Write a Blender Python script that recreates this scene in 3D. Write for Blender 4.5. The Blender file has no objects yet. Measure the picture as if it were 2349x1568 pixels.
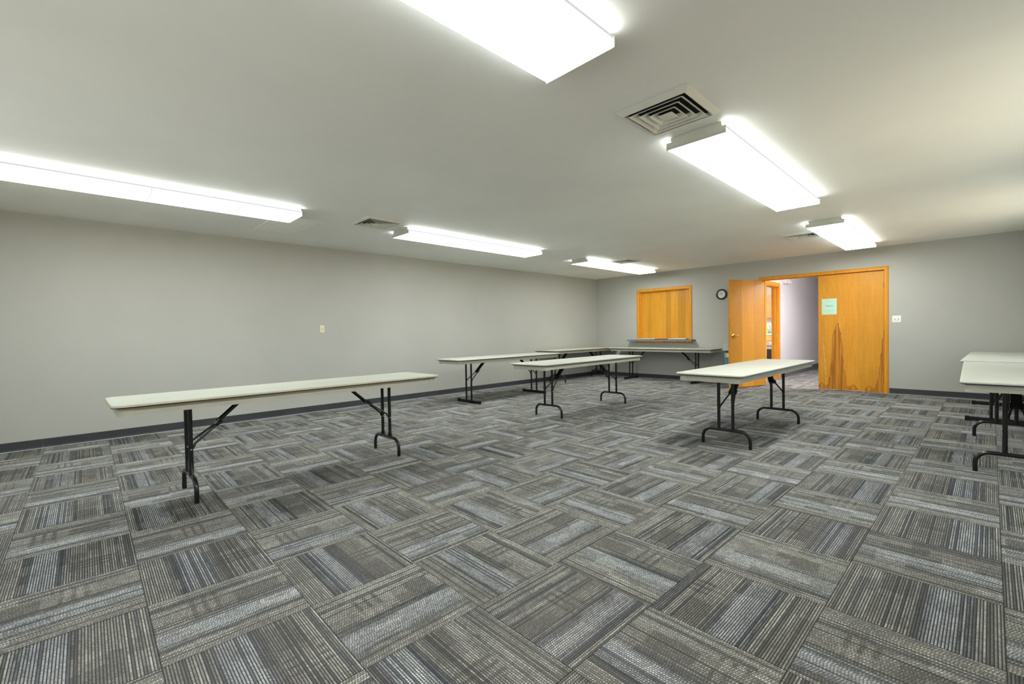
import bpy, bmesh, math, random
from mathutils import Vector, Matrix
random.seed(7)
scene = bpy.context.scene
COL = scene.collection
S = 1.0155
H = 2.478                      # ceiling height
RX, FY = 7.65, -11.35          # far side wall and wall behind the camera
PI = math.pi

# ------------------------------------------------------------------ node helper
class G:
    """tiny node-graph writer"""
    def __init__(s, name):
        s.m = bpy.data.materials.new(name); s.m.use_nodes = True
        s.t = s.m.node_tree; s.t.nodes.clear()
        s.out = s.t.nodes.new('ShaderNodeOutputMaterial')
    def n(s, typ, **kw):
        nd = s.t.nodes.new(typ)
        for k, v in kw.items(): setattr(nd, k, v)
        return nd
    def put(s, sock, v):
        if isinstance(v, bpy.types.NodeSocket): s.t.links.new(v, sock)
        elif isinstance(v, (tuple, list)) and sock.type == 'RGBA' and len(v) == 3: sock.default_value = (*v, 1)
        else: sock.default_value = v
    def mth(s, op, a, b=None, c=None, clamp=False):
        nd = s.n('ShaderNodeMath', operation=op, use_clamp=clamp)
        s.put(nd.inputs[0], a)
        if b is not None: s.put(nd.inputs[1], b)
        if c is not None: s.put(nd.inputs[2], c)
        return nd.outputs[0]
    def add(s, a, b): return s.mth('ADD', a, b)
    def sub(s, a, b): return s.mth('SUBTRACT', a, b)
    def mul(s, a, b): return s.mth('MULTIPLY', a, b)
    def mix(s, f, a, b, blend='MIX'):
        nd = s.n('ShaderNodeMix', data_type='RGBA', blend_type=blend)
        s.put(nd.inputs[0], f); s.put(nd.inputs[6], a); s.put(nd.inputs[7], b)
        return nd.outputs[2]
    def mixf(s, f, a, b):
        nd = s.n('ShaderNodeMix', data_type='FLOAT')
        s.put(nd.inputs[0], f); s.put(nd.inputs[2], a); s.put(nd.inputs[3], b)
        return nd.outputs[0]
    def ss(s, x, a, b):
        nd = s.n('ShaderNodeMapRange', interpolation_type='SMOOTHSTEP')
        s.put(nd.inputs[0], x); s.put(nd.inputs[1], a); s.put(nd.inputs[2], b)
        return nd.outputs[0]
    def box(s, x, a, b, e=.012):
        return s.mul(s.ss(x, a - e, a + e), s.sub(1.0, s.ss(x, b - e, b + e)))
    def ramp(s, x, stops, interp='LINEAR'):
        nd = s.n('ShaderNodeValToRGB'); cr = nd.color_ramp; cr.interpolation = interp
        while len(cr.elements) < len(stops): cr.elements.new(.5)
        for e, (p, c) in zip(cr.elements, stops):
            e.position = p; e.color = (*c, 1) if len(c) == 3 else c
        s.put(nd.inputs[0], x); return nd.outputs[0]
    def xyz(s, v):
        nd = s.n('ShaderNodeSeparateXYZ'); s.put(nd.inputs[0], v); return nd.outputs
    def vec(s, x=0., y=0., z=0.):
        nd = s.n('ShaderNodeCombineXYZ')
        for i, v in enumerate((x, y, z)): s.put(nd.inputs[i], v)
        return nd.outputs[0]
    def obj(s): return s.n('ShaderNodeTexCoord').outputs['Object']
    def pos(s): return s.n('ShaderNodeNewGeometry').outputs['Position']
    def noise(s, v, scale=5., detail=2., rough=.5, dist=0.):
        nd = s.n('ShaderNodeTexNoise'); s.put(nd.inputs['Vector'], v)
        s.put(nd.inputs['Scale'], scale); s.put(nd.inputs['Detail'], detail)
        s.put(nd.inputs['Roughness'], rough); s.put(nd.inputs['Distortion'], dist)
        return nd.outputs[0]
    def white(s, v):
        nd = s.n('ShaderNodeTexWhiteNoise', noise_dimensions='3D'); s.put(nd.inputs[0], v); return nd.outputs
    def bump(s, h, strength=.2, dist=.01):
        nd = s.n('ShaderNodeBump'); s.put(nd.inputs['Strength'], strength); s.put(nd.inputs['Distance'], dist)
        s.put(nd.inputs['Height'], h); return nd.outputs[0]
    def pbr(s, col, rough=.5, metal=0., spec=.5, normal=None, coat=0.):
        p = s.n('ShaderNodeBsdfPrincipled')
        s.put(p.inputs['Base Color'], col); s.put(p.inputs['Roughness'], rough); s.put(p.inputs['Metallic'], metal)
        s.put(p.inputs['Specular IOR Level'], spec); s.put(p.inputs['Coat Weight'], coat)
        if normal is not None: s.put(p.inputs['Normal'], normal)
        s.t.links.new(p.outputs[0], s.out.inputs[0]); return s.m
    def emit(s, col, strength):
        e = s.n('ShaderNodeEmission'); s.put(e.inputs[0], col); s.put(e.inputs[1], strength)
        s.t.links.new(e.outputs[0], s.out.inputs[0]); return s.m

def simple(name, col, rough=.5, metal=0., spec=.5, var=.06, scale=9., bump=0., bscale=300.):
    g = G(name); o = g.obj()
    nz = g.noise(o, scale, 3)
    c = g.mix(g.ss(nz, .3, .7), tuple(v * (1 - var) for v in col), tuple(min(1, v * (1 + var)) for v in col))
    nrm = g.bump(g.noise(o, bscale, 2), bump, .002) if bump else None
    return g.pbr(c, rough, metal, spec, nrm)

# ------------------------------------------------------------------ materials
def mat_carpet():
    g = G('carpet_tile')
    T = .502; a = math.radians(-.8); ox, oy = 2.960, -9.608
    p = g.xyz(g.pos()); dx = g.sub(p[0], ox); dy = g.sub(p[1], oy)
    ca, sa = math.cos(a) / T, math.sin(a) / T
    X = g.add(g.mul(dx, ca), g.mul(dy, sa)); Y = g.sub(g.mul(dy, ca), g.mul(dx, sa))
    i = g.mth('FLOOR', X); j = g.mth('FLOOR', Y); fx = g.sub(X, i); fy = g.sub(Y, j)
    par = g.mth('FLOORED_MODULO', g.add(i, j), 2.0)
    u0 = g.mixf(par, fx, fy); v0 = g.mixf(par, g.sub(1.0, fy), fx)
    hs = g.xyz(g.white(g.vec(i, j, 3.3))[1]); h2 = g.xyz(g.white(g.vec(i, j, 8.7))[1])
    v = g.add(g.add(v0, g.mul(g.sub(hs[0], .5), .22)), g.mul(g.sub(g.noise(g.vec(g.mul(p[0], 9.), g.mul(p[1], 9.), 0.), 1., 2), .5), .05))
    flip = g.mth('GREATER_THAN', hs[1], .5)
    u = g.add(g.mixf(flip, u0, g.sub(1.0, u0)), g.mul(g.sub(hs[2], .5), .22))
    # yarn rows
    NL = 54.
    s_ = g.mul(v0, NL); row = g.mth('FLOOR', s_); fs = g.sub(s_, row)
    prof = g.mth('ABSOLUTE', g.sub(fs, .5))
    line = g.sub(1.0, g.ss(prof, .26, .38))
    rh = g.xyz(g.white(g.vec(row, i, j))[1])
    # loops along the yarn
    lq = g.add(g.add(g.mul(u0, T / .0098), g.mul(fs, .55)), g.add(g.mul(row, .41), g.mul(rh[0], .5))); lp = g.mth('FRACT', lq)
    lw = g.white(g.vec(g.mth('FLOOR', lq), row, g.add(g.mul(i, 17.), j)))[0]
    loop = g.sub(1.0, g.ss(g.mth('ABSOLUTE', g.sub(lp, .5)), .18, .30))
    # segments along a row that switch shade
    seg = g.white(g.vec(g.mth('FLOOR', g.add(g.mul(u0, 5.), g.mul(rh[1], 2.))), row, g.add(g.mul(i, 7.), j)))[0]
    beige, taupe, blue = (.40, .402, .362), (.29, .288, .262), (.33, .347, .353)
    slate, char = (.125, .13, .138), (.085, .087, .09)
    vq = g.add(g.sub(v, v0), g.add(g.mth('DIVIDE', g.add(row, .5), NL), g.mul(g.sub(rh[2], .5), .085)))
    zone = g.ramp(vq, [(0, taupe), (.06, beige), (.12, beige), (.135, slate), (.175, slate), (.2, beige), (.30, taupe), (.49, taupe),
                      (.52, char), (.545, char), (.575, blue), (.68, tuple(v * 1.15 for v in blue)), (.79, tuple(v * .8 for v in blue)), (.815, char), (.84, char), (.87, beige), (1, taupe)])
    dark = g.ramp(v, [(0, (.05, .053, .056)), (.5, (.053, .054, .053)), (.57, (.045, .053, .07)), (.8, (.045, .053, .07)), (.9, (.054, .055, .054))])
    # brown blocks and cross bars
    blk = g.mul(g.box(u, .56, .92, .01), g.box(v, .27, .49, .008))
    bars = g.add(g.add(g.box(u, .25, .285, .008), g.box(u, .335, .37, .008)), g.box(u, .42, .455, .008))
    bars = g.mul(bars, g.mul(g.box(v, .19, .53, .012), g.mth('GREATER_THAN', h2[0], .25)))
    rect = g.white(g.vec(g.mth('FLOOR', g.mul(u, 4.3)), g.mth('FLOOR', g.mul(v, 8.0)), g.add(g.mul(i, 3.), g.mul(j, 11.))))[0]
    rb = g.mul(g.mth('LESS_THAN', rect, .20), .38)
    lt = g.mul(g.mth('GREATER_THAN', rect, .86), .25)
    c = g.mix(g.mul(blk, .72), zone, (.125, .122, .112))
    c = g.mix(g.mul(bars, .78), c, (.115, .105, .092))
    c = g.mix(rb, c, (.15, .148, .142))
    fade = g.noise(g.vec(g.add(g.mul(u, 3.2), g.mul(i, 5.1)), g.add(g.mul(v, 6.5), g.mul(j, 3.7)), 0.), 1., 2)
    c = g.mix(g.mul(g.ss(fade, .46, .66), .3), c, (.15, .152, .148))
    c = g.mix(lt, c, (.62, .61, .57))
    c = g.mix(g.mul(g.mth('LESS_THAN', seg, .2), .45), c, (.2, .195, .18))
    bright = g.mix(1., c, (1.62, 1.62, 1.60), 'MULTIPLY'); dim = g.mix(1., c, (.58, .585, .60), 'MULTIPLY')
    c = g.mix(loop, dim, g.mix(g.mul(g.ss(lw, .25, 1.), .75), bright, dim))
    c = g.mix(1., c, (1.13, 1.13, 1.13), 'MULTIPLY')
    alt = g.mul(g.mth('FLOORED_MODULO', row, 2.0), g.sub(1., g.box(v, .56, .81, .01)))
    c = g.mix(g.mul(alt, .40), c, (.12, .12, .115))
    c = g.mix(g.mul(g.mth('LESS_THAN', rh[1], .15), .7), c, dark)
    c = g.mix(line, dark, c)
    # heather and light soiling
    hz = g.noise(g.vec(p[0], p[1], 0.), 900., 1)
    c = g.mix(g.mul(g.ss(hz, .35, .7), .3), c, g.mix(.5, c, (.10, .10, .10)))
    big = g.noise(g.vec(p[0], p[1], 0.), 1.3, 3)
    c = g.mix(g.mul(g.ss(big, .35, .7), .14), c, (.26, .25, .235))
    seam = g.mth('MAXIMUM', g.mth('LESS_THAN', g.mth('MINIMUM', fx, g.sub(1., fx)), .0045),
                 g.mth('LESS_THAN', g.mth('MINIMUM', fy, g.sub(1., fy)), .0045))
    c = g.mix(g.mul(seam, .7), c, (.05, .05, .05))
    c = g.mix(1., c, (.85, .845, .845), 'MULTIPLY')
    return g.pbr(c, .95, 0, .1)

def mat_wood(name, base=(.72, .30, .022), alt=(.81, .385, .038), strips=None, flames=None, scratch=False, scale=1.):
    """honey maple veneer; object space: x across, z up"""
    g = G(name); o = g.obj(); q = g.xyz(o)
    gr = g.noise(g.vec(g.mul(q[0], 26. * scale), g.mul(q[1], 26.), g.mul(q[2], 1.6 * scale)), 1., 4, .6, .6)
    cath = g.n('ShaderNodeTexWave', wave_type='RINGS', rings_direction='Y')
    g.put(cath.inputs['Vector'], g.vec(q[0], 0., g.mul(q[2], .22)))
    for k, v in (('Scale', 9. * scale), ('Distortion', 9.), ('Detail', 3.), ('Detail Scale', 1.2)): g.put(cath.inputs[k], v)
    curl = g.noise(g.vec(g.mul(q[0], 6.), 0., g.mul(q[2], 22.)), 1., 2)
    f = g.add(g.add(g.mul(gr, .42), g.mul(cath.outputs[1], .045)), g.add(g.mul(curl, .12), g.mul(g.noise(g.vec(g.mul(q[0], 3.), 0., q[2]), 1., 3), .36)))
    c = g.mix(g.ss(f, .32, .72), tuple(v * .90 for v in base), alt)
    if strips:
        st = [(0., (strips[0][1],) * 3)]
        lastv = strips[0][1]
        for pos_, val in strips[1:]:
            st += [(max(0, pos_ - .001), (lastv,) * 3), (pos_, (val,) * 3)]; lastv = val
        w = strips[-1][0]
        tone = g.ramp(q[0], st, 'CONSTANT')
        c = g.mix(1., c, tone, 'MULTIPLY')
    if flames:
        wig = g.mul(g.sub(g.noise(g.vec(g.mul(q[0], 5.), 0., g.mul(q[2], 6.)), 1., 2, .5), .5), .075)
        tot = None; edge = None
        for xc, prof in flames:
            zz = g.mul(q[2], .5)
            w = g.ramp(zz, [(z * .5, (wv * 2,) * 3) for z, wv in prof])
            w = g.mul(w, .5)
            d = g.sub(g.mth('ABSOLUTE', g.add(g.sub(q[0], xc), wig)), w)
            m = g.mul(g.sub(1., g.ss(d, -.003, .003)), g.mth('GREATER_THAN', w, .004))
            e = g.mul(g.sub(1., g.ss(g.mth('ABSOLUTE', d), .003, .011)), g.mth('GREATER_THAN', w, .003))
            tot = m if tot is None else g.mth('MAXIMUM', tot, m)
            edge = e if edge is None else g.mth('MAXIMUM', edge, e)
        stre = g.noise(g.vec(g.mul(q[0], 30.), 0., g.mul(q[2], 1.1)), 1., 3, .6, .4)
        inner = g.mix(g.ss(stre, .36, .62), (.30, .09, .012), (.66, .26, .022))
        c = g.mix(g.mul(tot, .8), c, inner)
        c = g.mix(g.mul(edge, .5), c, (.24, .07, .012))
    if scratch:
        zz = q[2]
        sx = g.add(.075, g.mul(g.sub(.9, zz), .06))
        nz = g.noise(g.vec(g.mul(q[0], 90.), 0., g.mul(q[2], 14.)), 1., 2)
        m = g.mul(g.mul(g.sub(1., g.ss(g.mth('ABSOLUTE', g.sub(q[0], sx)), .004, .012)), g.box(zz, .1, .85, .05)), g.ss(nz, .4, .6))
        c = g.mix(g.mul(m, .55), c, (.80, .62, .40))
    return g.pbr(c, .36, 0, .3)

def mat_paint(name, col, bump=.06):
    g = G(name); p = g.pos()
    big = g.noise(p, .8, 3); c = g.mix(g.ss(big, .3, .7), tuple(v * .97 for v in col), tuple(v * 1.03 for v in col))
    sc = g.noise(g.vec(g.xyz(p)[0], g.xyz(p)[1], g.mul(g.xyz(p)[2], 3.)), 26., 4, .7)
    c = g.mix(g.mul(g.ss(sc, .72, .8), .25), c, tuple(v * .8 for v in col))
    return g.pbr(c, .55, 0, .3, g.bump(g.noise(p, 180., 2), bump, .002))

M = {}
M['carpet'] = mat_carpet()
M['wall'] = mat_paint('grey_wall_paint', (.445, .446, .415))
M['corridor'] = mat_paint('pale_corridor_paint', (.66, .645, .665))
M['kitchenwall'] = mat_paint('kitchen_wall_paint', (.75, .73, .70))
M['ceiling'] = mat_paint('ceiling_paint', (.91, .93, .90), .1)
M['wood'] = mat_wood('honey_wood_trim')
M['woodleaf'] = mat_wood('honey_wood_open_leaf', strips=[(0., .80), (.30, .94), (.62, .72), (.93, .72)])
M['woodclosed'] = mat_wood('honey_wood_closed_leaf', strips=[(0., .96), (.30, 1.0), (.58, .93), (.93, .9)], scratch=True,
    flames=[(.285, [(0., .20), (.04, .19), (.10, .135), (.2, .115), (.5, .08), (.85, .062), (1.02, .055), (1.12, .025), (1.22, .0)]),
            (.06, [(0., .10), (.06, .07), (.13, .0)]), (.52, [(0., .08), (.07, .05), (.12, .0)]), (.74, [(0., .06), (.06, .04), (.11, .0)]),
            (.935, [(0., .20), (.05, .16), (.10, .10), (.25, .07), (.55, .035), (.85, .02), (.98, .0)])])
M['shutter_a'] = mat_wood('shutter_wood', (.70, .305, .022), (.78, .39, .042), strips=[(0., .97), (.15, .86), (.25, .94), (.36, 1.0), (.45, .96), (.6, .96)])
M['shutter_b'] = mat_wood('shutter_wood_striped', (.70, .305, .022), (.78, .39, .045), strips=[(0., .80), (.107, 1.0), (.28, .77), (.455, .95), (.565, .95)])
M['woodedge'] = simple('wood_edge_band', (.58, .24, .03), .4, 0, .4, .1, 5.)
M['oak'] = mat_wood('kitchen_oak', (.48, .20, .07), (.58, .28, .11), scale=2.)
M['cream'] = simple('table_cream_plastic', (.50, .515, .455), .42, 0, .3, .03, 3., .06, 250.)
M['cream_yellow'] = simple('table_yellowed_plastic', (.55, .53, .42), .42, 0, .3, .03, 3., .06, 250.)
M['apron'] = simple('table_putty_apron', (.46, .455, .37), .45, 0, .4, .03, 6.)
M['edge'] = simple('table_dark_edge', (.055, .055, .055), .5, 0, .4, .25, 40.)
M['tan'] = simple('table_tan_line', (.62, .50, .27), .5, 0, .4, .05, 20.)
M['black'] = simple('black_enamel_steel', (.010, .011, .011), .26, 0, .45, .1, 30.)
M['base'] = simple('charcoal_vinyl_base', (.040, .043, .05), .5, 0, .45, .12, 3.)
M['carpetbase'] = simple('carpet_strip_base', (.13, .125, .125), .95, 0, .1, .45, 160.)
M['caulk'] = simple('pale_caulk', (.40, .44, .47), .6)
M['lampmetal'] = simple('white_enamel_lamp', (.62, .63, .57), .4, 0, .4, .02)
M['vent'] = simple('offwhite_vent_metal', (.76, .77, .70), .45, 0, .4, .03, 12.)
M['ventshade'] = simple('vent_inside_shade', (.03, .03, .032), .9, 0, .1)
M['grille'] = simple('pale_grille_metal', (.88, .90, .86), .45, 0, .4, .03, 12.)
M['brass'] = simple('polished_brass', (.80, .55, .16), .18, 1., .5, .05)
M['bronze'] = simple('aged_hinge', (.20, .13, .07), .4, .8, .5, .15, 60.)
M['ivory'] = simple('ivory_plastic', (.72, .67, .47), .35, 0, .5, .02)
M['white'] = simple('white_plastic', (.82, .82, .80), .35, 0, .5, .02)
M['slot'] = simple('brown_slot', (.22, .18, .11), .6)
M['slot_pale'] = simple('grille_shadow_grey', (.40, .41, .38), .8)
M['screw'] = simple('screw_metal', (.45, .42, .34), .35, .6)
M['ledge'] = simple('blue_grey_laminate', (.15, .20, .275), .45, 0, .45, .12, 60.)
M['ledge_end'] = simple('dark_laminate_end', (.10, .115, .13), .5, 0, .4, .1, 60.)
M['paper'] = simple('white_paper', (.85, .85, .86), .8, 0, .2, .02)
M['red'] = simple('plum_red_card', (.45, .08, .12), .7)
M['mint'] = simple('mint_green_paper', (.55, .80, .65), .8, 0, .2, .02)
M['ink'] = simple('dark_green_ink', (.06, .20, .14), .8)
M['inkpale'] = simple('faded_green_ink', (.22, .42, .33), .8)
M['clockrim'] = simple('black_clock_rim', (.018, .018, .02), .35, 0, .5)
M['clockface'] = simple('clock_face_white', (.74, .76, .72), .5)
M['clockink'] = simple('clock_ink', (.05, .05, .05), .6)
M['clockgrey'] = simple('clock_grey_print', (.16, .17, .16), .6)
M['blue'] = simple('blue_bin_plastic', (.105, .25, .42), .45, 0, .45, .05, 8., .05, 120.)
M['lid'] = simple('grey_lid_plastic', (.42, .44, .45), .45, 0, .45, .03, 8.)
M['dark'] = simple('lid_gap_shade', (.03, .026, .03), .5)
M['yellow'] = simple('yellow_sticker', (.85, .68, .02), .5, 0, .4, .02)
M['stickred'] = simple('sticker_red', (.70, .16, .03), .5)
M['bag'] = simple('clear_white_bag', (.72, .72, .78), .3, 0, .5, .2, 30.)
M['greyrim'] = simple('grey_bin_rim', (.30, .31, .34), .45)
M['binblack'] = simple('charcoal_bin', (.055, .05, .052), .6, 0, .3, .15, 200.)
M['counter'] = simple('pale_blue_counter', (.50, .54, .66), .4)
M['lime'] = simple('lime_soap', (.30, .80, .08), .3)
M['green'] = simple('green_sponge', (.01, .42, .20), .6)
M['capyellow'] = simple('yellow_cap', (.85, .65, .03), .4)
M['vinyl'] = simple('kitchen_floor_vinyl', (.55, .50, .44), .4, 0, .4, .08, 6.)
M['chrome'] = simple('chrome', (.7, .7, .72), .2, 1.)
M['redled'] = simple('red_lens', (.75, .05, .03), .3)
def mat_jug():
    g = G('cloudy_jug'); p = g.n('ShaderNodeBsdfPrincipled')
    g.put(p.inputs['Base Color'], (.85, .88, .88)); g.put(p.inputs['Roughness'], .35); g.put(p.inputs['Transmission Weight'], .5)
    g.t.links.new(p.outputs[0], g.out.inputs[0]); return g.m
M['jug'] = mat_jug()
LIGHT = 15.5
M['lens'] = G('lit_acrylic_lens').emit((.965, 1., .95), LIGHT)
M['lens_side'] = G('lit_acrylic_lens_side').emit((.975, 1., .965), 4.4)
M['joint'] = G('dim_joint_strip').emit((.95, 1., .96), .62)
M['lens_rim'] = G('dim_acrylic_lens_rim').emit((.95, 1., .97), .6)
M['corrlens'] = G('lit_corridor_lens').emit((.97, .96, 1.), 72.)
M['kitlens'] = G('lit_kitchen_lens').emit((1., .985, .96), 105.)

# ------------------------------------------------------------------ mesh helpers
class MB:
    def __init__(s): s.bm = bmesh.new()
    def face(s, pts):
        return s.bm.faces.new([s.bm.verts.new(p) for p in pts])
    def box(s, x0, x1, y0, y1, z0, z1, mat=None):
        P = [Vector(p) for p in ((x0, y0, z0), (x1, y0, z0), (x1, y1, z0), (x0, y1, z0), (x0, y0, z1), (x1, y0, z1), (x1, y1, z1), (x0, y1, z1))]
        if mat is not None: P = [mat @ p for p in P]
        v = [s.bm.verts.new(p) for p in P]
        for f in ((0, 3, 2, 1), (4, 5, 6, 7), (0, 1, 5, 4), (1, 2, 6, 5), (2, 3, 7, 6), (3, 0, 4, 7)):
            s.bm.faces.new([v[i] for i in f])
        return s
    def loops(s, rings, cap=True, close=False):
        R = [[s.bm.verts.new(p) for p in r] for r in rings]
        n = len(R[0]); pairs = list(zip(R, R[1:])) + ([(R[-1], R[0])] if close else [])
        for a, b in pairs:
            for k in range(n):
                s.bm.faces.new((a[k], a[(k + 1) % n], b[(k + 1) % n], b[k]))
        if cap and not close:
            s.bm.faces.new(R[0][::-1]); s.bm.faces.new(R[-1])
        return s
    def tube(s, path, r, n=10):
        path = [Vector(p) for p in path]; rings = []
        up = None
        for k, p in enumerate(path):
            d = ((path[k + 1] - p).normalized() if k < len(path) - 1 else Vector((0, 0, 0))) + ((p - path[k - 1]).normalized() if k else Vector((0, 0, 0)))
            d.normalize()
            if up is None:
                a = Vector((0, 0, 1)) if abs(d.z) < .9 else Vector((1, 0, 0))
                up = (a - d * a.dot(d)).normalized()
            else: up = (up - d * up.dot(d)).normalized()
            sd = d.cross(up)
            rings.append([p + (up * math.cos(t) + sd * math.sin(t)) * r for t in [2 * PI * q / n for q in range(n)]])
        return s.loops(rings)
    def lathe(s, prof, n=32, M4=None):
        rings = []
        for r, z in prof:
            ring = [Vector((r * math.cos(2 * PI * k / n), r * math.sin(2 * PI * k / n), z)) for k in range(n)]
            rings.append([M4 @ p for p in ring] if M4 is not None else ring)
        return s.loops(rings)
    def slab(s, outline, z0, z1, bev=0., M4=None):
        """prism of a 2D outline, optionally with a chamfer on top"""
        c = Vector((sum(p[0] for p in outline) / len(outline), sum(p[1] for p in outline) / len(outline)))
        rings = [[Vector((p[0], p[1], z0)) for p in outline]]
        if bev:
            rings.append([Vector((p[0], p[1], z1 - bev)) for p in outline])
            for q in (.35, .75, 1.):
                a = q * PI / 2
                k = bev * (1 - math.cos(a)); zz = z1 - bev + bev * math.sin(a)
                ring = []
                for p in outline:
                    v = Vector(p[:2]) - c
                    ring.append(Vector((p[0] - math.copysign(min(k, abs(v.x)), v.x), p[1] - math.copysign(min(k, abs(v.y)), v.y), zz)))
                rings.append(ring)
        else: rings.append([Vector((p[0], p[1], z1)) for p in outline])
        if M4 is not None: rings = [[M4 @ p for p in r] for r in rings]
        return s.loops(rings)
    def build(s, name, mat, parent=None, smooth=False, bevel=0., props=None):
        bmesh.ops.recalc_face_normals(s.bm, faces=s.bm.faces)
        me = bpy.data.meshes.new(name); s.bm.to_mesh(me); s.bm.free()
        if mat: me.materials.append(mat)
        if smooth:
            for p in me.polygons: p.use_smooth = True
            try: me.set_sharp_from_angle(angle=math.radians(35))
            except Exception: pass
        o = bpy.data.objects.new(name, me); COL.objects.link(o)
        if parent: o.parent = parent
        if bevel:
            b = o.modifiers.new('edge', 'BEVEL'); b.width = bevel; b.segments = 2; b.limit_method = 'ANGLE'; b.angle_limit = math.radians(40)
        return o

def rrect(w, l, r, n=6, cx=0., cy=0.):
    out = []
    for sx, sy, a0 in ((1, 1, 0), (-1, 1, 90), (-1, -1, 180), (1, -1, 270)):
        for k in range(n + 1):
            a = math.radians(a0 + 90 * k / n)
            out.append((cx + sx * (w / 2 - r) + r * math.cos(a), cy + sy * (l / 2 - r) + r * math.sin(a)))
    return out
def tag(o, label=None, cat=None, group=None, kind=None):
    if label: o['label'] = label
    if cat: o['category'] = cat
    if group: o['group'] = group
    if kind: o['kind'] = kind
    return o
def thing(name, loc, rz, label, cat, group=None):
    o = bpy.data.objects.new(name, None); COL.objects.link(o)
    o.location = loc; o.rotation_euler = (0, 0, math.radians(rz)); o.empty_display_size = .1
    return tag(o, label, cat, group)
def struct(o, label=None): return tag(o, label, None, None, 'structure')
def copy_tree(o, parent=None):
    c = o.copy(); COL.objects.link(c)
    if parent: c.parent = parent
    for ch in list(o.children): copy_tree(ch, c)
    return c
def text_bm(txt, size, bold=0.):
    cu = bpy.data.curves.new('t', 'FONT'); cu.body = txt; cu.size = size; cu.align_x = 'CENTER'; cu.align_y = 'CENTER'; cu.extrude = .0004; cu.offset = bold
    o = bpy.data.objects.new('t', cu); COL.objects.link(o)
    dg = bpy.context.evaluated_depsgraph_get(); me = bpy.data.meshes.new_from_object(o.evaluated_get(dg))
    bpy.data.objects.remove(o); bpy.data.curves.remove(cu); return me

# ------------------------------------------------------------------ setting
def wall_with_holes(name, x0, x1, z0, z1, y0, y1, holes, mat, swap=False):
    """wall in the xz plane with rectangular holes; swap: x<->y"""
    m = MB(); xs = sorted({x0, x1, *[h[0] for h in holes], *[h[1] for h in holes]})
    for a, b in zip(xs, xs[1:]):
        hs = [h for h in holes if h[0] <= a + 1e-6 and h[1] >= b - 1e-6]
        z = z0; segs = []
        for h in sorted(hs, key=lambda h: h[2]):
            if h[2] > z + 1e-6: segs.append((z, h[2]))
            z = h[3]
        if z < z1 - 1e-6: segs.append((z, z1))
        for s0, s1 in segs:
            if swap: m.box(y0, y1, a, b, s0, s1)
            else: m.box(a, b, y0, y1, s0, s1)
    bmesh.ops.remove_doubles(m.bm, verts=m.bm.verts, dist=1e-5)
    return struct(m.build(name, mat))

DX0, DX1, DZ = 3.945, 5.835, 2.085       # double door opening
HX0, HX1, HZ0, HZ1 = 1.236, 2.478, .925, 2.052   # hatch opening
KY0, KY1, KZ = .62, 1.50, 2.06           # kitchen doorway in the corridor wall
CX = 3.83                                # corridor wall face

# carpet: real ribbed pile, tile by tile
def build_floor():
    T = .502; a = math.radians(-.8); ox, oy = 2.960, -9.608
    ca, sa = math.cos(a), math.sin(a)
    def W(X, Y, z): return Vector((ox + (X * ca - Y * sa) * T, oy + (X * sa + Y * ca) * T, z))
    bm = bmesh.new(); NL = 54; hp = .0036
    for i in range(-7, 11):
        for j in range(-5, 37):
            cx, cy = ox + (i + .5) * T, oy + (j + .5) * T
            if cx < -.4 or cx > RX + .4 or cy < FY - .4 or cy > 7.8: continue
            if cy > .5 and (cx < CX - .5 or cx > 6.6): continue
            par = (i + j) % 2
            prof = []
            for k in range(NL):
                prof += [((k + .10) / NL, -hp), ((k + .27) / NL, -.0008), ((k + .5) / NL, 0.), ((k + .73) / NL, -.0008), ((k + .90) / NL, -hp)]
            prof = [(0., -hp)] + prof + [(1., -hp)]
            if par == 0: prof = [(1 - v, z) for v, z in prof]
            A = []; B = []
            for v, z in prof:
                if par == 1: A.append(bm.verts.new(W(i + v, j, z))); B.append(bm.verts.new(W(i + v, j + 1, z)))
                else: A.append(bm.verts.new(W(i, j + v, z))); B.append(bm.verts.new(W(i + 1, j + v, z)))
            for k in range(len(A) - 1):
                bm.faces.new((A[k], A[k + 1], B[k + 1], B[k]))
    for co, no in (((0, 0, 0), (-1, 0, 0)), ((RX, 0, 0), (1, 0, 0)), ((0, FY, 0), (0, -1, 0)), ((0, 7.5, 0), (0, 1, 0))):
        bmesh.ops.bisect_plane(bm, geom=bm.verts[:] + bm.edges[:] + bm.faces[:], plane_co=co, plane_no=no, clear_outer=True)
    for (x0, x1, y0, y1) in ((-.1, RX + .1, FY - .1, .14), (CX - .12, 6.45, .14, 7.55)):     # solid backing under the pile
        P = [[bm.verts.new((x, y, z)) for x, y in ((x0, y0), (x1, y0), (x1, y1), (x0, y1))] for z in (-.05, -hp - .0004)]
        bm.faces.new(P[1]); bm.faces.new(P[0][::-1])
        for q in range(4): bm.faces.new((P[0][q], P[0][(q + 1) % 4], P[1][(q + 1) % 4], P[1][q]))
    bm.normal_update()
    for f in bm.faces:
        if f.calc_center_median().z < -.0045: continue
        if f.normal.z < 0: f.normal_flip()
    me = bpy.data.meshes.new('floor'); bm.to_mesh(me); bm.free(); me.materials.append(M['carpet'])
    for p in me.polygons: p.use_smooth = True
    o = bpy.data.objects.new('floor', me); COL.objects.link(o); return struct(o)
build_floor()
struct(MB().box(-.5, 3.69, .14, 5.75, -.05, -.002).build('floor', M['vinyl']))
struct(MB().box(-.2, RX + .2, FY - .2, .14, H, H + .1).build('ceiling', M['ceiling']))
struct(MB().box(-.5, 6.5, .14, 7.7, H, H + .1).build('ceiling', M['ceiling']))
struct(MB().box(-.14, 0, FY, .0, -.02, H).build('wall_left', M['wall']))
WZ0, WZ1 = .80, 2.20
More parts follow.
